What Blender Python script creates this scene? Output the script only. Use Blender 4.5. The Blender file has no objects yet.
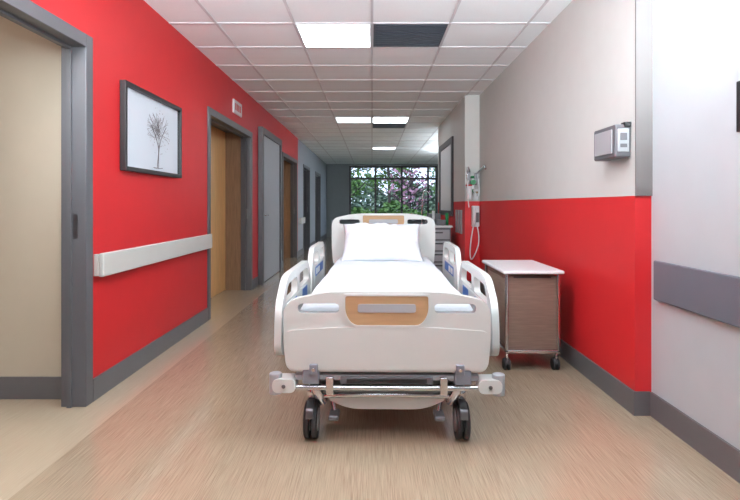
import bpy, bmesh, math, random
from mathutils import Vector, Matrix, noise
random.seed(4)
scene = bpy.context.scene
H = 1.15          # camera height
CEIL = 2.62
XL = -1.64        # left wall plane
XR = 1.44         # red right wall plane
XN = 1.53         # near right wall plane
T = 0.63          # ceiling tile

def s2l(c):
    return tuple(((v/255)/12.92 if v/255 <= 0.04045 else ((v/255+0.055)/1.055)**2.4) for v in c) + (1,)

# ---------------------------------------------------------------- materials
def mat(name, rgb, rough=0.5, metal=0.0, var=0.0, scale=8, bump=0.0, bscale=60, emis=0, stretch=(1,1,1), coat=0.0):
    m = bpy.data.materials.new(name); m.use_nodes = True
    nt = m.node_tree; b = nt.nodes['Principled BSDF']
    c = s2l(rgb)
    b.inputs['Base Color'].default_value = c
    b.inputs['Roughness'].default_value = rough
    b.inputs['Metallic'].default_value = metal
    b.inputs['Coat Weight'].default_value = coat
    tc = nt.nodes.new('ShaderNodeTexCoord')
    mp = nt.nodes.new('ShaderNodeMapping'); mp.inputs['Scale'].default_value = stretch
    nt.links.new(tc.outputs['Object'], mp.inputs['Vector'])
    n = nt.nodes.new('ShaderNodeTexNoise'); n.inputs['Scale'].default_value = scale
    n.inputs['Detail'].default_value = 4
    nt.links.new(mp.outputs[0], n.inputs['Vector'])
    r = nt.nodes.new('ShaderNodeValToRGB')
    r.color_ramp.elements[0].position = 0.3; r.color_ramp.elements[1].position = 0.7
    v = max(var, 0.01)
    r.color_ramp.elements[0].color = (c[0]*(1-v), c[1]*(1-v), c[2]*(1-v), 1)
    r.color_ramp.elements[1].color = (min(1,c[0]*(1+v)), min(1,c[1]*(1+v)), min(1,c[2]*(1+v)), 1)
    nt.links.new(n.outputs['Fac'], r.inputs['Fac'])
    nt.links.new(r.outputs[0], b.inputs['Base Color'])
    if bump:
        n2 = nt.nodes.new('ShaderNodeTexNoise'); n2.inputs['Scale'].default_value = bscale
        nt.links.new(mp.outputs[0], n2.inputs['Vector'])
        bp = nt.nodes.new('ShaderNodeBump'); bp.inputs['Strength'].default_value = bump
        bp.inputs['Distance'].default_value = 0.02
        nt.links.new(n2.outputs['Fac'], bp.inputs['Height'])
        nt.links.new(bp.outputs[0], b.inputs['Normal'])
    if emis:
        b.inputs['Emission Color'].default_value = (c[0], c[1], c[2], 1)
        b.inputs['Emission Strength'].default_value = emis
    return m

M = {}
M['red'] = mat('red_paint', (202, 34, 39), 0.5, var=0.02, bump=0.02, bscale=200)
M['white_wall'] = mat('warm_white_paint', (198, 201, 197), 0.6, var=0.015, bump=0.02, bscale=200)
M['cool_wall'] = mat('cool_white_paint', (180, 188, 192), 0.55, var=0.015, bump=0.02, bscale=200)
M['grey_wall'] = mat('grey_paint', (166, 172, 180), 0.6, var=0.02)
M['end_wall'] = mat('dark_grey_paint', (118, 125, 128), 0.6, var=0.03)
M['col_grey'] = mat('taupe_paint', (108, 105, 104), 0.6, var=0.02)
M['beige'] = mat('beige_paint', (194, 184, 166), 0.6, var=0.015)
M['base'] = mat('baseboard_vinyl', (98, 97, 99), 0.45, var=0.03)
M['frame'] = mat('door_frame_grey', (90, 90, 94), 0.4, var=0.02)
M['frame_dk'] = mat('door_frame_dark', (62, 62, 66), 0.4, var=0.02)
M['rail_cream'] = mat('handrail_cream', (206, 207, 202), 0.4, var=0.01)
M['rail_grey'] = mat('handrail_grey', (98, 102, 112), 0.45, var=0.02)
M['tile'] = mat('ceiling_tile', (243, 248, 250), 0.9, var=0.015, scale=90)
M['tbar'] = mat('ceiling_tbar', (210, 210, 214), 0.5)
M['lamp'] = mat('light_panel_diffuser', (240, 248, 255), 0.5, emis=10.0)
M['lamp_dim'] = mat('light_panel_diffuser_far', (236, 246, 255), 0.5, emis=2.0)
M['fill_side'] = mat('fill_panel_side_room', (255, 248, 238), 0.5, emis=5.0)
M['dark_panel'] = mat('dark_vent', (58, 68, 80), 0.4, var=0.1)
M['black'] = mat('black_plastic', (26, 26, 28), 0.4)
M['rubber'] = mat('rubber', (38, 38, 40), 0.6)
M['plastic'] = mat('bed_plastic', (202, 206, 203), 0.32, var=0.01, coat=0.2)
M['plastic_g'] = mat('bed_plastic_grey', (156, 160, 164), 0.4, var=0.02)
M['bracket'] = mat('bracket_bluegrey', (140, 146, 158), 0.35, metal=0.4)
M['chrome'] = mat('chrome', (205, 205, 208), 0.12, metal=1.0)
M['steel'] = mat('dark_steel', (120, 120, 124), 0.3, metal=0.9)
M['sheet'] = mat('white_sheet', (213, 219, 225), 0.85, var=0.01, bump=0.45, bscale=5)
M['pillow'] = mat('pillow_cotton', (214, 219, 225), 0.85, var=0.01, bump=0.3, bscale=12)
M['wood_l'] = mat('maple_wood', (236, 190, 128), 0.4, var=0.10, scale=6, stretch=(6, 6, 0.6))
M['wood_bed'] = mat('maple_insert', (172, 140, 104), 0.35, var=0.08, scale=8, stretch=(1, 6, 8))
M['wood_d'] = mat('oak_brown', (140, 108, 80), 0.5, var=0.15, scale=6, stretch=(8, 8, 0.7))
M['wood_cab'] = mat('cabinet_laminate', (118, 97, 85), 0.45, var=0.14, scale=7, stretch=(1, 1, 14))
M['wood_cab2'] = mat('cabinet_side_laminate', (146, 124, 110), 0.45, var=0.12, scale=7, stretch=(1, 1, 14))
M['paper'] = mat('art_paper', (206, 214, 222), 0.7, var=0.02, scale=3)
M['ink'] = mat('art_ink', (120, 116, 118), 0.8)
M['leafink'] = mat('art_leaf_ink', (128, 112, 110), 0.8, var=0.3)
M['white'] = mat('white_enamel', (216, 219, 221), 0.35)
M['blue'] = mat('blue_label', (40, 96, 170), 0.4)
M['green'] = mat('oxygen_green', (30, 130, 76), 0.4)
M['redlab'] = mat('red_label', (196, 40, 44), 0.4)
M['grille'] = mat('grey_plastic', (92, 93, 97), 0.45)
M['greyl'] = mat('light_grey_door', (182, 186, 192), 0.4, var=0.02)
M['bark'] = mat('bark', (56, 50, 50), 0.9, var=0.2)
M['leaf'] = mat('leaves', (72, 104, 50), 0.8, var=0.35, scale=2)
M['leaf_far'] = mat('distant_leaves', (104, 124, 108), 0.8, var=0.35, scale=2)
M['pink'] = mat('blossom', (140, 104, 122), 0.8, var=0.25, scale=2)
M['grass'] = mat('grass', (70, 98, 48), 0.9, var=0.3, scale=1)

def floor_mat():
    m = bpy.data.materials.new('vinyl_wood_floor'); m.use_nodes = True
    nt = m.node_tree; b = nt.nodes['Principled BSDF']; L = nt.links
    g = nt.nodes.new('ShaderNodeNewGeometry')
    mp = nt.nodes.new('ShaderNodeMapping'); mp.inputs['Scale'].default_value = (170, 3.0, 1)
    L.new(g.outputs['Position'], mp.inputs['Vector'])
    n = nt.nodes.new('ShaderNodeTexNoise'); n.inputs['Scale'].default_value = 1.6
    n.inputs['Detail'].default_value = 4; n.inputs['Roughness'].default_value = 0.6
    L.new(mp.outputs[0], n.inputs['Vector'])
    r = nt.nodes.new('ShaderNodeValToRGB')
    r.color_ramp.elements[0].position = 0.28; r.color_ramp.elements[0].color = s2l((130, 112, 92))
    r.color_ramp.elements[1].position = 0.72; r.color_ramp.elements[1].color = s2l((186, 169, 145))
    L.new(n.outputs['Fac'], r.inputs['Fac'])
    mp2 = nt.nodes.new('ShaderNodeMapping'); mp2.inputs['Scale'].default_value = (9, 0.5, 1)
    L.new(g.outputs['Position'], mp2.inputs['Vector'])
    n2 = nt.nodes.new('ShaderNodeTexNoise'); n2.inputs['Scale'].default_value = 1.5
    L.new(mp2.outputs[0], n2.inputs['Vector'])
    mx = nt.nodes.new('ShaderNodeMix'); mx.data_type = 'RGBA'
    mr = nt.nodes.new('ShaderNodeMapRange'); mr.inputs['From Min'].default_value = 0.3; mr.inputs['From Max'].default_value = 0.7
    mr.inputs['To Min'].default_value = 0.1; mr.inputs['To Max'].default_value = 0.45
    L.new(n2.outputs['Fac'], mr.inputs['Value'])
    L.new(mr.outputs[0], mx.inputs['Factor'])
    L.new(r.outputs[0], mx.inputs['A']); mx.inputs['B'].default_value = s2l((173, 155, 131))
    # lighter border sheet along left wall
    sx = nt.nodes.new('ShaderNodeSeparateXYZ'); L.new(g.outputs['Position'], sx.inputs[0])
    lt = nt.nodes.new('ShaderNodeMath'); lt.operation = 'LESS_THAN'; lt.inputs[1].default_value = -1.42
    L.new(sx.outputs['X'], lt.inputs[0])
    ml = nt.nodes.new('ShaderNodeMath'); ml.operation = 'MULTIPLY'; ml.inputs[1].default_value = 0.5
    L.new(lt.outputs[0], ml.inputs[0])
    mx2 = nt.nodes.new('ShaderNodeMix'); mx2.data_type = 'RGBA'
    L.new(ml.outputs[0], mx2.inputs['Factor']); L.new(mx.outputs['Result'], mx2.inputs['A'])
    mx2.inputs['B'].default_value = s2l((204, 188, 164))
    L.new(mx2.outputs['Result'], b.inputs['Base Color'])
    b.inputs['Roughness'].default_value = 0.16
    b.inputs['Coat Weight'].default_value = 0.5; b.inputs['Coat Roughness'].default_value = 0.08
    bp = nt.nodes.new('ShaderNodeBump'); bp.inputs['Strength'].default_value = 0.02; bp.inputs['Distance'].default_value = 0.002
    L.new(n.outputs['Fac'], bp.inputs['Height']); L.new(bp.outputs[0], b.inputs['Normal'])
    return m
M['floor'] = floor_mat()

# ---------------------------------------------------------------- mesh helpers
def link(ob, parent=None):
    scene.collection.objects.link(ob)
    if parent: ob.parent = parent
    return ob

def empty(name, loc=(0,0,0), rz=0):
    e = bpy.data.objects.new(name, None); e.empty_display_size = 0.1
    e.location = loc; e.rotation_euler = (0, 0, rz)
    return link(e)

def bm_box(bm, x0, x1, y0, y1, z0, z1, mi=0):
    vs = [bm.verts.new(p) for p in [(x0,y0,z0),(x1,y0,z0),(x1,y1,z0),(x0,y1,z0),(x0,y0,z1),(x1,y0,z1),(x1,y1,z1),(x0,y1,z1)]]
    for f in [(0,3,2,1),(4,5,6,7),(0,1,5,4),(1,2,6,5),(2,3,7,6),(3,0,4,7)]:
        bm.faces.new([vs[i] for i in f]).material_index = mi

def boxes(name, bl, m, parent=None, bevel=0, seg=2):
    bm = bmesh.new()
    for b in bl: bm_box(bm, *b)
    me = bpy.data.meshes.new(name); bm.to_mesh(me); bm.free()
    me.materials.append(M[m] if isinstance(m, str) else m)
    ob = bpy.data.objects.new(name, me)
    if bevel: add_bevel(ob, bevel, seg)
    return link(ob, parent)

def add_bevel(ob, w, seg=2, ang=40):
    md = ob.modifiers.new('bevel', 'BEVEL'); md.width = w; md.segments = seg
    md.limit_method = 'ANGLE'; md.angle_limit = math.radians(ang)
    for p in ob.data.polygons: p.use_smooth = True
    wn = ob.modifiers.new('wn', 'WEIGHTED_NORMAL'); wn.keep_sharp = True

def cyl(name, p0, p1, r, m, parent=None, r2=None, seg=24, bevel=0):
    p0, p1 = Vector(p0), Vector(p1); d = p1 - p0
    bm = bmesh.new()
    bmesh.ops.create_cone(bm, cap_ends=True, segments=seg, radius1=r, radius2=r if r2 is None else r2, depth=d.length)
    q = d.to_track_quat('Z', 'Y').to_matrix().to_4x4()
    bmesh.ops.transform(bm, matrix=Matrix.Translation((p0+p1)/2) @ q, verts=bm.verts)
    me = bpy.data.meshes.new(name); bm.to_mesh(me); bm.free(); me.materials.append(M[m])
    for p in me.polygons: p.use_smooth = len(p.vertices) == 4
    ob = bpy.data.objects.new(name, me)
    if bevel: add_bevel(ob, bevel, 2, 50)
    return link(ob, parent)

def curve_to_mesh(cu, name):
    tmp = bpy.data.objects.new('tmp', cu); scene.collection.objects.link(tmp)
    dg = bpy.context.evaluated_depsgraph_get(); dg.update()
    me = bpy.data.meshes.new_from_object(tmp.evaluated_get(dg))
    bpy.data.objects.remove(tmp); me.name = name
    return me

def tube(name, paths, r, m, parent=None, smooth=True, res=4):
    cu = bpy.data.curves.new(name, 'CURVE'); cu.dimensions = '3D'
    cu.bevel_depth = r; cu.bevel_resolution = res; cu.use_fill_caps = True
    for pts in paths:
        sp = cu.splines.new('NURBS' if smooth and len(pts) > 2 else 'POLY'); sp.points.add(len(pts)-1)
        for i, p in enumerate(pts): sp.points[i].co = (*p, 1)
        if sp.type == 'NURBS': sp.use_endpoint_u = True; sp.order_u = 3; sp.resolution_u = 6
    me = curve_to_mesh(cu, name); me.materials.clear(); me.materials.append(M[m])
    for p in me.polygons: p.use_smooth = True; p.material_index = 0
    return link(bpy.data.objects.new(name, me), parent)

def rpoly(pts, r=0.02, n=6):
    out = []; N = len(pts)
    for i in range(N):
        p = Vector(pts[i][:2]); a = Vector(pts[i-1][:2]); b = Vector(pts[(i+1) % N][:2])
        rr = pts[i][2] if len(pts[i]) > 2 else r
        da, db = (a-p), (b-p)
        t = min(rr, da.length*0.48, db.length*0.48)
        pa, pb = p + da.normalized()*t, p + db.normalized()*t
        for k in range(n+1):
            s = k/n
            out.append(tuple((1-s)**2*pa + 2*s*(1-s)*p + s*s*pb))
    return out

def rrect(x0, x1, y0, y1, r=0.02):
    return rpoly([(x0,y0),(x1,y0),(x1,y1),(x0,y1)], r)

def panel(name, loops, thick, plane, off, m, parent=None, bevel=0.0, seg=3):
    cu = bpy.data.curves.new(name, 'CURVE'); cu.dimensions = '2D'; cu.fill_mode = 'BOTH'; cu.extrude = thick/2
    for lp in loops:
        sp = cu.splines.new('POLY'); sp.points.add(len(lp)-1); sp.use_cyclic_u = True
        for i, p in enumerate(lp): sp.points[i].co = (p[0], p[1], 0, 1)
    me = curve_to_mesh(cu, name)
    bm = bmesh.new(); bm.from_mesh(me)
    bmesh.ops.remove_doubles(bm, verts=bm.verts, dist=1e-4)
    for v in bm.verts:
        u, w, d = v.co
        v.co = (u, d+off, w) if plane == 'XZ' else ((d+off, u, w) if plane == 'YZ' else (u, w, d+off))
    bmesh.ops.recalc_face_normals(bm, faces=bm.faces)
    bm.to_mesh(me); bm.free()
    me.materials.clear(); me.materials.append(M[m])
    for p in me.polygons: p.material_index = 0
    ob = bpy.data.objects.new(name, me)
    if bevel: add_bevel(ob, bevel, seg, 50)
    return link(ob, parent)

# ================================================================= ROOM SHELL
YB, YE = -3.0, 18.5
boxes('floor', [(-4.4, 3.6, YB, YE+0.2, -0.1, 0)], 'floor')
boxes('ceiling', [(-4.4, 3.6, YB, YE+0.2, CEIL, CEIL+0.1)], 'tile')
grid = []
for k in range(-3, 4):
    x = k*T
    if x < XL or x > 3: continue
    grid.append((x-0.010, x+0.010, YB, YE, CEIL-0.006, CEIL+0.001))
for k in range(-12, 24):
    y = 4.16 + k*T
    if y > YE or y < YB: continue
    xr = XN if y < 2.8 else (XR if y < 6.9 else (1.245 if y < 9.7 else 2.6))
    grid.append((XL, xr, y-0.010, y+0.010, CEIL-0.0055, CEIL+0.001))
boxes('trim_ceiling_grid', grid, 'tbar')

WT = 0.12
def wall_seg(name, y0, y1, ops, m, x0=XL-WT, x1=XL):
    bl = []; y = y0
    for a, b, t in ops:
        bl.append((x0, x1, y, a, 0, CEIL)); bl.append((x0, x1, a, b, t, CEIL)); y = b
    bl.append((x0, x1, y, y1, 0, CEIL))
    return boxes(name, bl, m)
D1 = (1.3, 2.95, 2.07); D2 = (5.18, 6.96, 2.08); D3 = (9.45, 11.2, 2.07)
D4 = (12.3, 13.5, 2.07); D5 = (14.9, 16.3, 2.07)
wall_seg('wall_left', YB, 11.4, [D1, D2, D3], 'red')
wall_seg('wall_left_far', 11.4, YE, [D4, D5], 'grey_wall')
BH = 0.13
def base_left(name, segs):
    boxes(name, [(XL, XL+0.012, a, b, 0, BH) for a, b in segs], 'base')
base_left('baseboard_left', [(YB, 1.24), (3.01, 5.12), (7.02, 7.38), (9.02, 9.39), (11.26, 12.24), (13.56, 14.84), (16.36, YE)])

def door_frame(name, d, m='frame', w=0.055):
    a, b, t = d
    e = empty(name)
    x0, x1 = XL-WT-0.01, XL+0.014
    boxes('jamb_near', [(x0, x1, a-w, a+0.02, 0, t+w)], m, e, 0.004)
    boxes('jamb_far', [(x0, x1, b-0.02, b+w, 0, t+w)], m, e, 0.004)
    boxes('head', [(x0, x1, a+0.02, b-0.02, t-0.02, t+w)], m, e, 0.004)
    boxes('stop', [(XL-WT+0.03, XL-WT+0.055, b-0.034, b-0.02, 0, t-0.02), (XL-WT+0.03, XL-WT+0.055, a+0.02, b-0.034, t-0.034, t-0.02)], m, e)
    boxes('strike_plate', [(XL-0.06, XL-0.035, b-0.0215, b-0.0195, 0.96, 1.10)], 'steel', e)
    return e
door_frame('door_1', D1)
boxes('wall_side_room_far', [(-4.3, XL-WT, 3.06, 3.16, 0, CEIL)], 'beige')
boxes('wall_side_room_left', [(-4.4, -4.3, YB, 3.16, 0, CEIL)], 'beige')
boxes('baseboard_side_room', [(-4.3, XL-WT, 3.048, 3.06, 0, BH)], 'base')

def recess(i, d, xr, far_m, side_m):
    a, b, t = d
    e = door_frame('door_%d' % i, d)
    x0 = XL-WT-0.01
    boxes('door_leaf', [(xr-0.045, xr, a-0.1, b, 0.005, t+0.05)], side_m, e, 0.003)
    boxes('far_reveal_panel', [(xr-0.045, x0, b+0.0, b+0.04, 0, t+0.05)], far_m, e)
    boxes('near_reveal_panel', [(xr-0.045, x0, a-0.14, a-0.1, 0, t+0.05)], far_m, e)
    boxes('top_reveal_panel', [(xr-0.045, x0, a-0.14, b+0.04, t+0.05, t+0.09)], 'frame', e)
    yh = a+0.35
    tube('lever_handle', [[(xr, yh, 1.0), (xr+0.05, yh, 1.0), (xr+0.05, yh+0.12, 1.0)]], 0.01, 'chrome', e)
    return e
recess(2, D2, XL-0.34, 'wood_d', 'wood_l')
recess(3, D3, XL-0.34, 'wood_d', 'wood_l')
for i, d in ((4, D4), (5, D5)):
    recess(i, d, XL-0.30, 'frame_dk', 'frame_dk')

e = empty('door_6')
boxes('frame', [(XL, XL+0.07, 7.40, 7.50, 0, 2.28), (XL, XL+0.07, 8.90, 9.0, 0, 2.28), (XL, XL+0.07, 7.50, 8.90, 2.18, 2.28)], 'frame', e, 0.004)
boxes('leaf', [(XL, XL+0.04, 7.50, 8.90, 0.01, 2.18)], 'greyl', e, 0.003)
tube('handle', [[(XL+0.04, 7.62, 1.0), (XL+0.08, 7.62, 1.0), (XL+0.08, 7.74, 1.0)]], 0.01, 'chrome', e)

def two_tone(name, x0, x1, y0, y1):
    boxes(name, [(x0, x1, y0, y1, 0, 1.2)], 'red')
    boxes(name + '_upper', [(x0, x1, y0, y1, 1.2, CEIL)], 'white_wall')
two_tone('wall_right', XR, XN+0.1, 2.82, 6.9)
boxes('wall_right_column_cap', [(XR, XN, 2.808, 2.82, 1.2, CEIL)], 'col_grey')
boxes('wall_right_near', [(XN, XN+0.1, YB, 2.82, 0, CEIL)], 'cool_wall')
two_tone('wall_right_pier', 1.245, XN+0.1, 6.9, 9.7)
boxes('wall_right_far', [(2.6, 2.7, 9.7, YE, 0, CEIL), (XN+0.1, 2.7, 9.6, 9.7, 0, CEIL)], 'grey_wall')
boxes('baseboard_right', [(XR-0.012, XR, 2.82, 6.9, 0, BH), (XR-0.012, XN-0.012, 2.808, 2.82, 0, BH), (1.233, XR-0.012, 6.888, 6.9, 0, BH), (1.233, 1.245, 6.9, 9.7, 0, BH)], 'base')
boxes('baseboard_right_near', [(XN-0.012, XN, YB, 2.808, 0, BH)], 'base')
boxes('wall_back', [(-4.4, 3.6, YB-0.1, YB, 0, CEIL)], 'cool_wall')

# end wall with window
wx0, wx1, wz0, wz1 = -0.82, 2.35, 0.62, 2.56
boxes('wall_end', [(-1.9, wx0, YE, YE+0.15, 0, CEIL), (wx1, 2.7, YE, YE+0.15, 0, CEIL),
                   (wx0, wx1, YE, YE+0.15, 0, wz0), (wx0, wx1, YE, YE+0.15, wz1, CEIL)], 'end_wall')
fr = []
fw = 0.07
xs = [wx0 + (wx1-wx0)*i/3.35 for i in range(4)]
for x in [wx0+fw/2] + xs[1:] + [wx1-fw/2]:
    fr.append((x-fw/2, x+fw/2, YE+0.03, YE+0.10, wz0, wz1))
for z in (wz0+fw/2, 2.10, wz1-fw/2):
    fr.append((wx0, wx1, YE+0.032, YE+0.098, z-fw/2, z+fw/2))
boxes('window_1', fr, 'black')
boxes('trim_window_sill', [(wx0-0.05, wx1+0.05, YE-0.06, YE+0.03, wz0-0.04, wz0)], 'frame')

e = empty('window_2')
boxes('frame', [(1.215, 1.245, 7.85, 7.95, 0.98, 2.2), (1.215, 1.245, 9.25, 9.35, 0.98, 2.2),
                (1.215, 1.245, 7.95, 9.25, 2.1, 2.2), (1.215, 1.245, 7.95, 9.25, 0.98, 1.06)], 'frame_dk', e, 0.003)
boxes('pane', [(1.232, 1.245, 7.95, 9.25, 1.06, 2.1)], 'white', e)

# ================================================================= CEILING LIGHTS
def ceil_panel(name, kx, ky, m='lamp', nx=1, ny=1):
    x, y = kx*T, 4.16+ky*T
    e = empty(name)
    boxes('diffuser', [(x+0.02, x+T*nx-0.02, y+0.02, y+T*ny-0.02, CEIL-0.004, CEIL+0.002)], m, e)
    f = CEIL-0.010
    boxes('rim', [(x+0.006, x+0.02, y+0.006, y+T*ny-0.006, f, CEIL), (x+T*nx-0.02, x+T*nx-0.006, y+0.006, y+T*ny-0.006, f, CEIL),
                  (x+0.02, x+T*nx-0.02, y+0.006, y+0.02, f, CEIL), (x+0.02, x+T*nx-0.02, y+T*ny-0.02, y+T*ny-0.006, f, CEIL)], 'tbar', e)
    return e
ceil_panel('ceiling_light_panel', -1, 0)
for kx, ky in ((-1, -3), (-1, -6), (-1, -9), (0, -3), (0, -6), (0, -9), (1, -4), (-2, -4)):  # extra panels out of frame, added for broad fill light
    ceil_panel('ceiling_light_panel', kx, ky)
ceil_panel('ceiling_light_panel', 0, 7, 'lamp')
ceil_panel('ceiling_light_panel', -1, 7, 'lamp_dim')
ceil_panel('ceiling_light_panel', 0, 14, 'lamp_dim')
for ky in (10, 13, 15):  # panels hidden behind the pier, added to brighten the far ceiling
    ceil_panel('ceiling_light_panel', 3, ky, 'lamp')
def vent(kx, ky):
    x, y = kx*T, 4.16+ky*T
    e = empty('ceiling_vent')
    boxes('plate', [(x+0.012, x+T-0.012, y+0.012, y+T-0.012, CEIL-0.004, CEIL)], 'dark_panel', e)
    boxes('louvres', [(x+0.03, x+T-0.03, y+0.04+i*0.056, y+0.048+i*0.056, CEIL-0.008, CEIL-0.004) for i in range(10)], 'dark_panel', e)
vent(0, 0); vent(0, 8)
e = empty('side_room_fill_panel')  # unseen panel, added to brighten the beige side room
boxes('diffuser', [(-3.2, -2.0, 0.6, 1.8, CEIL-0.01, CEIL)], 'fill_side', e)

# unseen uplights in wall troughs, added to brighten the ceiling near and far
def fill_uplight(x, y, tilt, energy):
    e = empty('added_fill_uplight', (x, y, 1.95))
    s = 1 if x < 0 else -1
    boxes('trough', [(-0.06, 0.06, -0.5, 0.5, -0.04, -0.03), (-0.06, -0.05, -0.5, 0.5, -0.03, 0.03), (0.05, 0.06, -0.5, 0.5, -0.03, 0.03)], 'white', e, 0.003)
    boxes('arm', [(min(-s*0.06, -s*0.12), max(-s*0.06, -s*0.12), -0.05, 0.05, -0.04, 0.02)], 'white', e)
    l = bpy.data.lights.new('fill_lamp', 'AREA'); l.shape = 'RECTANGLE'; l.size = 0.09; l.size_y = 0.95 if tilt < 10 else 0.6; l.energy = energy
    l.color = (0.88, 0.95, 1.0)
    o = bpy.data.objects.new('fill_lamp', l); o.rotation_euler = (math.radians(180-tilt), 0, 0)
    o.location = (0, 0, 0.0 if tilt < 10 else 0.24)
    link(o, e)
fill_uplight(XL+0.12, 0.9, 52, 125)
fill_uplight(XN-0.12, 1.2, 52, 115)
fill_uplight(2.6-0.12, 10.9, 0, 110)
fill_uplight(2.6-0.12, 13.2, 0, 110)

# ================================================================= WALL FITTINGS
def handrail(name, side, xw, y0, y1, z0, z1, m, proj=0.07, th=0.03):
    e = empty(name)
    s = 1 if side == 'L' else -1
    xo = xw + s*proj; xi = xw + s*(proj-th)
    boxes('rail_face', [(min(xo, xi), max(xo, xi), y0, y1, z0, z1)], m, e, 0.008, 3)
    boxes('end_return', [(min(xw, xi), max(xw, xi), y1-0.03, y1, z0+0.005, z1-0.005), (min(xw, xi), max(xw, xi), y0, y0+0.03, z0+0.005, z1-0.005)], m, e, 0.004)
    br = []
    y = y0+0.3
    while y < y1-0.1:
        br.append((min(xw, xi), max(xw, xi), y-0.02, y+0.02, z0+0.03, z1-0.03)); y += 0.7
    boxes('brackets', br, 'plastic_g', e)
handrail('wall_handrail', 'L', XL, 3.03, 5.10, 0.725, 0.865, 'rail_cream', 0.06)
handrail('wall_handrail', 'R', XN, -2.0, 2.75, 0.645, 0.855, 'rail_grey', 0.03, 0.02)
handrail('wall_handrail', 'L', XL, 11.5, 12.15, 0.725, 0.865, 'rail_cream')

e = empty('framed_picture')
y0, y1, z0, z1 = 3.345, 4.34, 1.375, 1.965
fw = 0.03
boxes('frame', [(XL, XL+0.04, y0, y0+fw, z0, z1), (XL, XL+0.04, y1-fw, y1, z0, z1), (XL, XL+0.04, y0+fw, y1-fw, z0, z0+fw), (XL, XL+0.04, y0+fw, y1-fw, z1-fw, z1)], 'black', e, 0.003)
boxes('paper', [(XL, XL+0.012, y0+fw, y1-fw, z0+fw, z1-fw)], 'paper', e)
paths = []
rnd = random.Random(5)
cy, cz, cr = 3.93, 1.71, 0.165
X0 = XL+0.0135
tube('drawing_trunk', [[(X0, 3.90, 1.43), (X0, 3.915, 1.50), (X0, 3.93, 1.58), (X0, 3.88, 1.66), (X0, 3.80, 1.74)],
                       [(X0, 3.925, 1.43), (X0, 3.925, 1.52), (X0, 3.94, 1.60), (X0, 3.985, 1.68), (X0, 4.07, 1.76)],
                       [(X0, 3.93, 1.58), (X0, 3.935, 1.68), (X0, 3.93, 1.80)],
                       [(X0, 3.84, 1.43), (X0, 3.92, 1.425), (X0, 4.0, 1.435)]], 0.0028, 'ink', e, True, 1)
for i in range(40):
    a = rnd.uniform(-2.1, 2.1); r = cr*rnd.uniform(0.5, 1.0)
    st = (3.93+rnd.uniform(-.06, .06), 1.64+rnd.uniform(0, .08))
    en = (cy+math.sin(a)*r*1.35, cz+math.cos(a)*r)
    mid = ((st[0]+en[0])/2+rnd.uniform(-.04, .04), (st[1]+en[1])/2+rnd.uniform(-.04, .04))
    paths.append([(X0, *st), (X0, *mid), (X0, *en)])
tube('drawing_twigs', paths, 0.0009, 'ink', e, True, 1)
bm = bmesh.new()
for i in range(70):
    a = rnd.uniform(0, 6.28); r0 = cr*math.sqrt(rnd.uniform(0.2, 1.15))
    c = (cy+math.sin(a)*r0*1.3, cz+math.cos(a)*r0); a = rnd.uniform(0, 6.28); r = rnd.uniform(0.004, 0.009)
    vs = [bm.verts.new((X0, c[0]+r*k[0]*math.cos(a)-r*k[1]*math.sin(a), c[1]+r*k[0]*math.sin(a)+r*k[1]*math.cos(a))) for k in ((0,-.5),(1,0),(0,.5),(-1,0))]
    bm.faces.new(vs)
me = bpy.data.meshes.new('drawing_leaves'); bm.to_mesh(me); bm.free(); me.materials.append(M['leafink'])
link(bpy.data.objects.new('drawing_leaves', me), e)

e = empty('wall_sign')
boxes('plate', [(XL, XL+0.02, 6.05, 6.42, 2.24, 2.40)], 'white', e, 0.004)
boxes('lettering', [(XL+0.02, XL+0.022, 6.10+i*0.07, 6.14+i*0.07, 2.28, 2.36) for i in range(4)], 'redlab', e)

e = empty('wall_dispenser')
boxes('housing', [(1.35, 1.44, 2.86, 3.14, 1.415, 1.60)], 'grille', e, 0.012, 3)
boxes('front_plate', [(1.343, 1.351, 2.89, 3.11, 1.44, 1.575)], 'plastic_g', e, 0.004)
boxes('side_plate', [(1.362, 1.425, 2.852, 2.861, 1.445, 1.575)], 'plastic_g', e, 0.004)
boxes('label', [(1.375, 1.412, 2.849, 2.853, 1.47, 1.49), (1.375, 1.412, 2.849, 2.853, 1.51, 1.55)], 'grille', e)
boxes('sensor_tab', [(1.40, 1.435, 2.85, 2.90, 1.585, 1.612)], 'black', e, 0.003)
e = empty('wall_notice_frame')
boxes('frame', [(XN-0.025, XN, 1.70, 2.13, 1.45, 1.66)], 'black', e, 0.004)
boxes('sheet', [(XN-0.028, XN-0.024, 1.73, 2.10, 1.48, 1.63)], 'paper', e)

e = empty('medical_gas_panel')
yw = 6.9
boxes('rail', [(1.26, 1.43, yw-0.03, yw, 1.50, 1.53)], 'chrome', e, 0.004)
boxes('rail_mounts', [(1.28, 1.31, yw-0.05, yw-0.0, 1.40, 1.62), (1.37, 1.40, yw-0.05, yw-0.0, 1.42, 1.58)], 'plastic_g', e, 0.006)
tube('hooks', [[(1.39, yw-0.05, 1.56), (1.42, yw-0.25, 1.62), (1.42, yw-0.45, 1.66), (1.41, yw-0.50, 1.60)],
               [(1.30, yw-0.04, 1.58), (1.26, yw-0.2, 1.66), (1.22, yw-0.3, 1.60), (1.22, yw-0.3, 1.52)]], 0.012, 'chrome', e)
cyl('flow_meter', (1.33, yw-0.09, 1.36), (1.33, yw-0.09, 1.5), 0.026, 'white', e, bevel=0.005)
cyl('flow_meter_knob', (1.33, yw-0.14, 1.45), (1.33, yw-0.09, 1.45), 0.034, 'green', e)
cyl('flow_meter_cap', (1.33, yw-0.09, 1.50), (1.33, yw-0.09, 1.535), 0.024, 'green', e)
cyl('flow_meter_base', (1.33, yw-0.09, 1.325), (1.33, yw-0.09, 1.36), 0.02, 'green', e)
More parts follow.
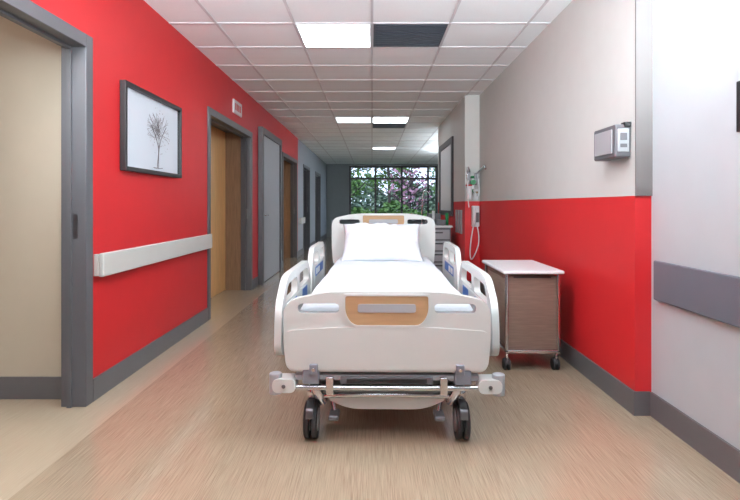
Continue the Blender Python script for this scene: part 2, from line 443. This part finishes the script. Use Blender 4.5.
cyl('suction_jar', (1.28, yw-0.10, 1.22), (1.28, yw-0.10, 1.40), 0.04, 'white', e, bevel=0.005)
cyl('suction_jar_lid', (1.28, yw-0.10, 1.40), (1.28, yw-0.10, 1.42), 0.043, 'redlab', e)
boxes('outlet_plate', [(1.35, 1.42, yw-0.02, yw, 1.22, 1.36), ], 'white', e, 0.004)
cyl('outlet_green', (1.367, yw-0.03, 1.32), (1.367, yw-0.018, 1.32), 0.014, 'green', e)
cyl('outlet_yellow', (1.402, yw-0.03, 1.32), (1.402, yw-0.018, 1.32), 0.014, 'wood_bed', e)
tube('gas_tubing', [[(1.33, yw-0.1, 1.36), (1.36, yw-0.16, 1.28), (1.40, yw-0.14, 1.24), (1.42, yw-0.1, 1.40), (1.39, yw-0.1, 1.56)],
                    [(1.28, yw-0.12, 1.42), (1.25, yw-0.2, 1.52), (1.24, yw-0.2, 1.3), (1.27, yw-0.15, 1.12)]], 0.007, 'white', e)
e = empty('wall_telephone')
boxes('cradle', [(1.33, 1.43, yw-0.06, yw, 0.86, 1.14)], 'white', e, 0.012, 3)
tube('handset', [[(1.35, yw-0.07, 1.11), (1.35, yw-0.12, 1.07), (1.35, yw-0.12, 0.93), (1.35, yw-0.07, 0.89)]], 0.022, 'white', e)
boxes('keypad', [(1.38, 1.42, yw-0.065, yw-0.058, 0.92, 1.05)], 'grille', e)
tube('cord', [[(1.40, yw-0.05, 0.86), (1.43, yw-0.1, 0.7), (1.36, yw-0.12, 0.5), (1.30, yw-0.1, 0.40), (1.29, yw-0.1, 0.6), (1.34, yw-0.08, 0.86)]], 0.008, 'white', e)
e = empty('wall_socket')
for i in range(3):
    boxes('plate_%d' % i, [(1.233, 1.245, 7.1+i*0.2, 7.22+i*0.2, 0.75, 1.08)], 'plastic_g', e, 0.003)

e = empty('supply_cart', (0.95, 7.75, 0))
boxes('body', [(-0.2, 0.2, -0.25, 0.35, 0.14, 0.82)], 'grille', e, 0.01)
boxes('drawer_fronts', [(-0.18, 0.18, -0.262, -0.25, 0.17+i*0.16, 0.31+i*0.16) for i in range(4)], 'plastic_g', e, 0.004)
boxes('drawer_pulls', [(-0.08, 0.08, -0.275, -0.262, 0.26+i*0.16, 0.275+i*0.16) for i in range(4)], 'black', e, 0.003)
boxes('top', [(-0.22, 0.22, -0.27, 0.37, 0.82, 0.85)], 'white', e, 0.006)
boxes('supplies', [(-0.16, -0.05, -0.1, 0.05, 0.85, 0.96), (0.0, 0.14, -0.15, 0.0, 0.85, 0.93), (-0.1, 0.1, 0.12, 0.28, 0.85, 1.02)], 'grille', e, 0.006)
cyl('bottle', (0.17, -0.05, 0.85), (0.17, -0.05, 1.03), 0.025, 'green', e)
cyl('bottle_2', (-0.02, 0.06, 0.85), (-0.02, 0.06, 1.06), 0.022, 'white', e)
tube('iv_pole', [[(-0.17, 0.3, 0.85), (-0.17, 0.3, 1.35), (-0.10, 0.3, 1.38), (-0.06, 0.3, 1.33)]], 0.01, 'chrome', e)
for i, (a, b) in enumerate(((-0.16, -0.2), (0.16, -0.2), (-0.16, 0.3), (0.16, 0.3))):
    cyl('caster_%d' % i, (a-0.015, b, 0.045), (a+0.015, b, 0.045), 0.045, 'rubber', e)
    boxes('fork_%d' % i, [(a-0.022, a-0.016, b-0.02, b+0.02, 0.04, 0.14), (a+0.016, a+0.022, b-0.02, b+0.02, 0.04, 0.14)], 'chrome', e)

# ================================================================= HOSPITAL BED
bed = empty('hospital_bed', (0.07, 2.46, 0), math.radians(-0.9))
def board(prefix, y, z0, z1, hw, th):
    w = hw
    hgt = z1 - z0
    out = rpoly([(-w*0.97, z0, 0.05), (w*0.97, z0, 0.05), (w, z0+hgt*0.35, 0.05), (w, z1-0.045, 0.07), (w*0.62, z1-0.006, 0.12),
                 (w*0.4, z1, 0.1), (-w*0.4, z1, 0.1), (-w*0.62, z1-0.006, 0.12), (-w, z1-0.045, 0.07), (-w, z0+hgt*0.35, 0.05)])
    holes = []
    for s in (-1, 1):
        a, b = sorted((s*w*0.86, s*w*0.46))
        holes.append(rrect(a, b, z1-0.10, z1-0.055, 0.022))
    panel(prefix + '_shell', [out] + holes, th, 'XZ', y, 'plastic', bed, 0.012)
    ins = rpoly([(-w*0.40, z1-0.018, 0.012), (w*0.40, z1-0.018, 0.012), (w*0.40, z1-0.10, 0.03), (w*0.33, z1-0.155, 0.04), (-w*0.33, z1-0.155, 0.04), (-w*0.40, z1-0.10, 0.03)])
    panel(prefix + '_wood_insert', [ins], th+0.012, 'XZ', y, 'wood_bed', bed, 0.004)
    rim = rpoly([(-w*0.42, z1-0.008, 0.012), (w*0.42, z1-0.008, 0.012), (w*0.42, z1-0.105, 0.03), (w*0.34, z1-0.167, 0.04), (-w*0.34, z1-0.167, 0.04), (-w*0.42, z1-0.105, 0.03)])
    panel(prefix + '_insert_rim', [rim, ins], th+0.02, 'XZ', y, 'plastic', bed, 0.003)
    panel(prefix + '_label_slot', [rrect(-w*0.28, w*0.28, z1-0.095, z1-0.055, 0.012)], th+0.02, 'XZ', y, 'plastic_g', bed, 0.003)
    for s in (-1, 1):
        a, b = sorted((s*w*0.875, s*w*0.445))
        panel(prefix + '_grip_liner', [rrect(a, b, z1-0.107, z1-0.048, 0.028), rrect(a+0.008, b-0.008, z1-0.099, z1-0.056, 0.022)], th*0.8, 'XZ', y, 'plastic_g', bed)
board('footboard', 0.0, 0.36, 0.738, 0.49, 0.05)
panel('footboard_lower_skirt', [rpoly([(-0.46, 0.372, 0.03), (0.46, 0.372, 0.03), (0.478, 0.555, 0.03), (0.24, 0.572, 0.05), (-0.24, 0.572, 0.05), (-0.478, 0.555, 0.03)])], 0.066, 'XZ', 0.0, 'plastic', bed, 0.01)
board('headboard', 2.40, 0.58, 1.07, 0.485, 0.05)
boxes('headboard_posts', [(-0.36, -0.31, 2.38, 2.43, 0.40, 0.62), (0.31, 0.36, 2.38, 2.43, 0.40, 0.62)], 'plastic_g', bed, 0.006)

bm = bmesh.new()
NX, NY = 40, 90
w2, yA, yB_, zt, zb, rr = 0.43, 0.045, 2.36, 0.672, 0.50, 0.05
rows = []
for j in range(NY+1):
    y = yA + (yB_-yA)*j/NY
    row = []
    for i in range(-4, NX+5):
        ii = max(0, min(NX, i)); u = -1+2*ii/NX
        x = u*w2
        dz = 0
        ex = w2-abs(x)
        if ex < rr: dz = rr - math.sqrt(max(0, rr*rr-(rr-ex)**2))
        z = zt - dz
        if i < 0: z = zt-rr-(zt-rr-zb)*(-i)/4
        if i > NX: z = zt-rr-(zt-rr-zb)*(i-NX)/4
        ey = min(y-yA, yB_-y)
        if ey < rr: z = min(z, zt-(rr-math.sqrt(max(0, rr*rr-(rr-ey)**2))))
        if 0 <= i <= NX:
            z += 0.008*noise.noise(Vector((x*5, y*2.2, 0))) + 0.006*noise.noise(Vector((x*16, y*5, 3)))
        row.append(bm.verts.new((x, y, z)))
    rows.append(row)
for j in range(NY):
    for i in range(len(rows[0])-1):
        bm.faces.new((rows[j][i], rows[j][i+1], rows[j+1][i+1], rows[j+1][i])).smooth = True
for row in (rows[0], rows[-1]):
    c = [bm.verts.new((v.co.x, v.co.y, zb)) for v in row]
    for i in range(len(row)-1): bm.faces.new((row[i], row[i+1], c[i+1], c[i]))
bmesh.ops.recalc_face_normals(bm, faces=bm.faces)
me = bpy.data.meshes.new('mattress'); bm.to_mesh(me); bm.free(); me.materials.append(M['sheet'])
link(bpy.data.objects.new('mattress', me), bed)

bm = bmesh.new(); N = 40; W2, L2, TH = 0.355, 0.23, 0.085
for s in (1, -1):
    g = []
    for j in range(N+1):
        v = -1+2*j/N; row = []
        for i in range(N+1):
            u = -1+2*i/N
            x = u*W2*(1-0.07*(1-v*v)*abs(u)**3) ; y = v*L2*(1-0.09*(1-u*u)*abs(v)**3)
            t = TH*((max(0, 1-abs(u)**2.6))*(max(0, 1-abs(v)**2.4)))**0.55
            z = s*t
            if s > 0: z += (0.018*noise.noise(Vector((u*3, v*3, 1))) + 0.014*noise.noise(Vector((u*7, v*4, 5))))*min(1, t/TH*2)
            row.append(bm.verts.new((x, y, z)))
        g.append(row)
    for j in range(N):
        for i in range(N):
            f = bm.faces.new((g[j][i], g[j][i+1], g[j+1][i+1], g[j+1][i])); f.smooth = True
bmesh.ops.remove_doubles(bm, verts=bm.verts, dist=1e-4)
bmesh.ops.recalc_face_normals(bm, faces=bm.faces)
bmesh.ops.transform(bm, matrix=Matrix.Translation((-0.015, 2.09, 0.822)) @ Matrix.Rotation(math.radians(42), 4, 'X'), verts=bm.verts)
me = bpy.data.meshes.new('pillow'); bm.to_mesh(me); bm.free(); me.materials.append(M['pillow'])
link(bpy.data.objects.new('pillow', me), bed)

boxes('deck', [(-0.44, 0.44, 0.05, 2.36, 0.455, 0.50)], 'plastic_g', bed, 0.01)
boxes('side_beams', [(-0.42, -0.36, 0.05, 2.38, 0.38, 0.455), (0.36, 0.42, 0.05, 2.38, 0.38, 0.455)], 'steel', bed, 0.008)
boxes('lower_beams', [(-0.33, -0.28, 0.1, 2.2, 0.22, 0.28), (0.28, 0.33, 0.1, 2.2, 0.22, 0.28)], 'plastic_g', bed, 0.008)
boxes('lift_legs', [(-0.28, -0.22, 0.35, 0.45, 0.26, 0.42), (0.22, 0.28, 0.35, 0.45, 0.26, 0.42), (-0.28, -0.22, 1.9, 2.0, 0.26, 0.42), (0.22, 0.28, 1.9, 2.0, 0.26, 0.42)], 'steel', bed, 0.006)
boxes('lift_motor', [(-0.12, 0.12, 0.5, 1.1, 0.27, 0.40)], 'grille', bed, 0.015)
boxes('base_tray', [(-0.28, 0.28, 0.2, 2.1, 0.19, 0.22)], 'plastic_g', bed, 0.01)
boxes('foot_crossbar', [(-0.44, 0.44, -0.01, 0.05, 0.312, 0.342)], 'plastic_g', bed, 0.008)
tube('foot_chrome_bar', [[(-0.46, -0.015, 0.282), (0.46, -0.015, 0.282)]], 0.013, 'chrome', bed)
tube('foot_chrome_rod', [[(-0.3, 0.0, 0.262), (0.3, 0.0, 0.262)]], 0.007, 'steel', bed)
boxes('frame_void', [(-0.22, 0.22, -0.022, 0.0, 0.30, 0.335)], 'grille', bed, 0.004)
boxes('frame_void_slot', [(-0.19, 0.19, -0.026, -0.02, 0.306, 0.328)], 'black', bed, 0.002)
for s in (-1, 1):
    panel('corner_bumper', [rrect(s*0.485-0.055, s*0.485+0.055, 0.265, 0.33, 0.03)], 0.09, 'XZ', 0.0, 'plastic', bed, 0.012)
    cyl('bumper_bolt', (s*0.485, -0.052, 0.297), (s*0.485, -0.042, 0.297), 0.009, 'steel', bed)
    cyl('bumper_roller', (s*0.53, -0.01, 0.25), (s*0.53, -0.01, 0.35), 0.03, 'plastic_g', bed, bevel=0.006)
    boxes('foot_bracket', [(s*0.36-0.04, s*0.36+0.04, -0.03, 0.03, 0.30, 0.37)], 'bracket', bed, 0.008)
    boxes('foot_bracket_low', [(s*0.345-0.02, s*0.345+0.02, -0.045, 0.03, 0.35, 0.40)], 'bracket', bed, 0.004)
    cyl('foot_bracket_bolt', (s*0.345, -0.05, 0.375), (s*0.345, -0.044, 0.375), 0.008, 'chrome', bed)
    boxes('cross_clamp', [(s*0.27-0.018, s*0.27+0.018, -0.03, 0.04, 0.25, 0.335)], 'chrome', bed, 0.005)
    tube('fork_arm', [[(s*0.34, 0.0, 0.30), (s*0.335, 0.02, 0.24), (s*0.31, 0.06, 0.19)]], 0.024, 'chrome', bed)
    tube('power_cable', [[(s*0.2, 0.02, 0.30), (s*0.23, 0.03, 0.25), (s*0.30, 0.02, 0.24), (s*0.33, 0.05, 0.28)]], 0.006, 'grille', bed)
panel('base_cover', [rpoly([(-0.27, 0.265, 0.02), (0.27, 0.265, 0.02), (0.29, 0.20, 0.03), (0.18, 0.155, 0.06), (-0.18, 0.155, 0.06), (-0.29, 0.20, 0.03)])], 0.10, 'XZ', 0.10, 'plastic', bed, 0.02)
tube('brake_bar', [[(-0.30, 0.04, 0.225), (-0.2, 0.02, 0.238), (0.2, 0.02, 0.238), (0.30, 0.04, 0.225)]], 0.012, 'chrome', bed)
for s in (-1, 1):
    boxes('brake_pedal', [(s*0.255-0.025, s*0.255+0.025, 0.0, 0.10, 0.115, 0.14)], 'grille', bed, 0.008)
    tube('pedal_arm', [[(s*0.255, 0.08, 0.13), (s*0.27, 0.10, 0.2)]], 0.012, 'chrome', bed)
def caster(x, y):
    s = 1 if x > 0 else -1
    R = 0.088
    for o in (-0.019, 0.019):
        cyl('caster_tyre', (x+o-0.013, y, R), (x+o+0.013, y, R), R, 'rubber', bed, seg=40, bevel=0.006)
        cyl('caster_hub', (x+o-0.016, y, R), (x+o+0.016, y, R), R*0.62, 'plastic_g', bed, seg=32, bevel=0.004)
    panel('caster_hood', [rpoly([(y-0.094, 0.12, 0.01), (y-0.088, 0.17, 0.06), (y, 0.20, 0.06), (y+0.07, 0.17, 0.05), (y+0.07, 0.13, 0.02), (y, 0.17, 0.06), (y-0.07, 0.15, 0.04)])], 0.036, 'YZ', x, 'steel', bed, 0.005)
    panel('caster_fender', [rpoly([(y-0.05, 0.12, 0.02), (y-0.045, 0.19, 0.05), (y+0.05, 0.19, 0.04), (y+0.07, 0.10, 0.02), (y, 0.07, 0.02)])], 0.012, 'YZ', x, 'steel', bed, 0.003)
    cyl('caster_stem', (x, y+0.005, 0.17), (x, y+0.005, 0.27), 0.022, 'chrome', bed)
    boxes('caster_mount', [(min(x, x-s*0.08), max(x, x-s*0.08), y-0.03, y+0.04, 0.235, 0.265)], 'chrome', bed, 0.006)
for x in (-0.37, 0.37):
    caster(x, 0.09); caster(x, 2.15)

def side_rail(tag, x, y0, y1, z0, z1, foot):
    a, b = y0, y1
    sl = 0.18 if foot else 0.10
    out = rpoly([(a, z0+0.04, 0.05), (a+0.02, z1-0.13, 0.08), (a+sl, z1-0.01, 0.12), (a+sl+0.12, z1, 0.1), (b-0.12, z1, 0.12), (b-0.02, z1-0.1, 0.08), (b, z0+0.12, 0.08), (b-0.14, z0, 0.08), (a+0.1, z0, 0.06)])
    L = b-a
    hb = z1-0.135
    h1 = rpoly([(a+0.12, hb, 0.03), (a+sl+0.02, z1-0.05, 0.04), (a+L*0.46, z1-0.045, 0.03), (a+L*0.46, hb, 0.03)])
    h2 = rpoly([(a+L*0.54, hb, 0.03), (a+L*0.54, z1-0.045, 0.03), (b-0.14, z1-0.045, 0.05), (b-0.10, hb, 0.04)])
    panel(tag + '_shell', [out, h1, h2], 0.035, 'YZ', x, 'plastic', bed, 0.011)
    panel(tag + '_inner_panel', [rrect(a+0.13, b-0.14, z0+0.04, z1-0.145, 0.03)], 0.041, 'YZ', x, 'plastic', bed, 0.003)
    panel(tag + '_label', [rrect(a+0.18, a+0.46, z1-0.225, z1-0.155, 0.008), rrect(b-0.40, b-0.2, z1-0.225, z1-0.155, 0.008)], 0.045, 'YZ', x, 'blue', bed)
    panel(tag + '_keypad', [rrect(a+0.21, a+0.29, z1-0.212, z1-0.168, 0.006), rrect(a+0.32, a+0.43, z1-0.212, z1-0.168, 0.006)], 0.049, 'YZ', x, 'white', bed)
    s = 1 if x > 0 else -1
    boxes(tag + '_arms', [(min(x, x-s*0.09), max(x, x-s*0.09), a+L*0.3, a+L*0.3+0.06, 0.39, 0.45), (min(x, x-s*0.09), max(x, x-s*0.09), a+L*0.7, a+L*0.7+0.06, 0.39, 0.45)], 'steel', bed, 0.006)
for s, t in ((-1, 'left'), (1, 'right')):
    side_rail('rail_foot_' + t, s*0.535, 0.06, 1.14, 0.38, 0.78, True)
    side_rail('rail_head_' + t, s*0.535, 1.20, 2.08, 0.42, 0.84, False)

# ================================================================= BEDSIDE CABINET
cab = empty('bedside_cabinet', (0.92, 3.55, 0))
cw, cd = 0.38, 0.66
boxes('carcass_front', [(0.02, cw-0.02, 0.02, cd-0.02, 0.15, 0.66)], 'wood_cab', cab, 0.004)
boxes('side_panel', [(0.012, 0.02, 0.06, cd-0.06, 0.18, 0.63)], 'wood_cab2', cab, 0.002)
boxes('front_groove', [(0.06, cw-0.06, 0.016, 0.02, 0.645, 0.655)], 'black', cab)
boxes('top', [(-0.02, cw+0.02, -0.03, cd+0.02, 0.675, 0.70)], 'white', cab, 0.010, 3)
boxes('corner_posts', [(x, x+0.022, y, y+0.022, 0.13, 0.676) for x in (0.0, cw-0.022) for y in (0.0, cd-0.022)], 'chrome', cab, 0.005)
boxes('base_frame', [(0, cw, 0.0, 0.022, 0.125, 0.15), (0, cw, cd-0.022, cd, 0.125, 0.15), (0, 0.022, 0.022, cd-0.022, 0.125, 0.15), (cw-0.022, cw, 0.022, cd-0.022, 0.125, 0.15)], 'chrome', cab, 0.004)
for i, (x, y) in enumerate(((0.02, 0.03), (cw-0.02, 0.03), (0.02, cd-0.05), (cw-0.02, cd-0.05))):
    for o in (-0.014, 0.014):
        cyl('caster_%d' % i, (x+o-0.008, y+0.02, 0.04), (x+o+0.008, y+0.02, 0.04), 0.04, 'rubber', cab, bevel=0.003)
    panel('caster_hood_%d' % i, [rpoly([(y-0.01, 0.04, 0.01), (y-0.01, 0.085, 0.03), (y+0.05, 0.085, 0.03), (y+0.055, 0.05, 0.01), (y+0.02, 0.03, 0.01)])], 0.012, 'YZ', x, 'grille', cab)
    cyl('caster_stem_%d' % i, (x, y, 0.07), (x, y, 0.13), 0.009, 'chrome', cab)

# ================================================================= OUTSIDE
boxes('ground_outside', [(-40, 40, YE+0.2, 80, -0.3, -0.15)], 'grass')
def foliage(bm, rn, n, fn, smin, smax):
    for i in range(n):
        p = fn()
        s = rn.uniform(smin, smax)
        q = Matrix.Rotation(rn.uniform(0, 6.28), 3, 'X') @ Matrix.Rotation(rn.uniform(0, 6.28), 3, 'Z')
        vs = [bm.verts.new(p + q @ Vector(k)*s) for k in ((-1,-.6,0),(1,-.6,0),(1,.6,0),(-1,.6,0))]
        bm.faces.new(vs)
def tree(name, x, y, h, r, leafm, n, seed):
    rn = random.Random(seed)
    e = empty(name, (x, y, -0.15))
    tube('trunk', [[(0,0,0), (rn.uniform(-.1,.1), 0, h*0.3), (rn.uniform(-.2,.2), rn.uniform(-.2,.2), h*0.7)]], 0.09, 'bark', e, True, 2)
    br = []; tips = []
    for i in range(26):
        z = h*rn.uniform(0.2, 0.7); a = rn.uniform(0, 6.28); l = r*rn.uniform(0.5, 1.0)
        t = (math.cos(a)*l, math.sin(a)*l, z+l*rn.uniform(0.3, 0.8)); tips.append(t)
        br.append([(0, 0, z), (t[0]*0.5, t[1]*0.5, z+l*0.25), t])
    tube('branches', br, 0.03, 'bark', e, True, 1)
    bm = bmesh.new()
    def fn():
        c = rn.choice(tips); f = rn.uniform(0.4, 1.0)
        return Vector((c[0]*f, c[1]*f, c[2])) + Vector([max(-.5, min(.5, rn.gauss(0, .25))) for _ in range(3)])
    foliage(bm, rn, n, fn, 0.04, 0.10)
    me = bpy.data.meshes.new('foliage'); bm.to_mesh(me); bm.free(); me.materials.append(M[leafm])
    link(bpy.data.objects.new('foliage', me), e)
tree('blossom_tree', 1.9, 26, 4.0, 1.2, 'pink', 260, 1)
tree('deciduous_tree', -1.5, 29.5, 5.5, 1.6, 'leaf', 1300, 2)
tree('deciduous_tree', 1.2, 34, 6.5, 2.2, 'leaf', 1700, 4)
tree('deciduous_tree', 4.9, 31, 5, 1.6, 'leaf', 1300, 3)
tree('deciduous_tree', 6.2, 37, 6.5, 2.3, 'leaf', 2000, 5)
tree('blossom_tree', -3.6, 36, 6.5, 2.0, 'pink', 1200, 6)
rn = random.Random(9)
def hedge(name, y, xa, xb, ztop, zamp, n, s0, s1, m, nf):
    e = empty(name, (0, y, -0.15))
    bm = bmesh.new()
    def hf():
        x = rn.uniform(xa, xb)
        top = ztop + zamp*noise.noise(Vector((x*nf, y, 0))) + 0.4*zamp*noise.noise(Vector((x*nf*4, y, 5)))
        return Vector((x, rn.uniform(-0.6, 0.6), rn.uniform(0.1, max(0.3, top))))
    foliage(bm, rn, n, hf, s0, s1)
    me = bpy.data.meshes.new(name+'_foliage'); bm.to_mesh(me); bm.free(); me.materials.append(M[m])
    link(bpy.data.objects.new(name+'_foliage', me), e)
    k = int((xb-xa)*2)
    tube(name+'_stems', [[(x*0.5+xa, 0, 0), (x*0.5+xa+rn.uniform(-.1,.1), 0, ztop*0.5), (x*0.5+xa+rn.uniform(-.3,.3), 0, ztop*0.95)] for x in range(k)], 0.02, 'bark', e, True, 1)
hedge('hedge', 22.5, -6, 8, 1.15, 0.6, 7000, 0.04, 0.09, 'leaf', 0.9)
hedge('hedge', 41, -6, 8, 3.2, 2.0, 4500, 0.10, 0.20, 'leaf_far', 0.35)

# ================================================================= LIGHT / WORLD / CAMERA
w = bpy.data.worlds.new('sky'); scene.world = w; w.use_nodes = True
nt = w.node_tree; bg = nt.nodes['Background']
tc = nt.nodes.new('ShaderNodeTexCoord'); sp = nt.nodes.new('ShaderNodeSeparateXYZ')
rp = nt.nodes.new('ShaderNodeValToRGB')
rp.color_ramp.elements[0].position = 0.0; rp.color_ramp.elements[0].color = (0.66, 0.8, 1, 1)
rp.color_ramp.elements[1].position = 0.6; rp.color_ramp.elements[1].color = (0.45, 0.62, 0.95, 1)
nt.links.new(tc.outputs['Generated'], sp.inputs[0]); nt.links.new(sp.outputs['Z'], rp.inputs['Fac'])
nt.links.new(rp.outputs[0], bg.inputs['Color']); bg.inputs['Strength'].default_value = 2.2
sl = bpy.data.lights.new('sun', 'SUN'); sl.energy = 3.2; sl.angle = 0.05
so = bpy.data.objects.new('sun', sl); so.rotation_euler = (math.radians(50), 0, math.radians(-25)); link(so)

cam = bpy.data.cameras.new('camera'); co = bpy.data.objects.new('camera', cam); link(co)
co.location = (0, 0, H); co.rotation_euler = (math.radians(90), 0, 0)
cam.sensor_width = 36; cam.lens = 515/740*36
cam.shift_x = -2/740; cam.shift_y = -45/740
cam.clip_start = 0.05
scene.camera = co
scene.view_settings.view_transform = 'Standard'
scene.view_settings.look = 'None'
scene.view_settings.exposure = 0.1
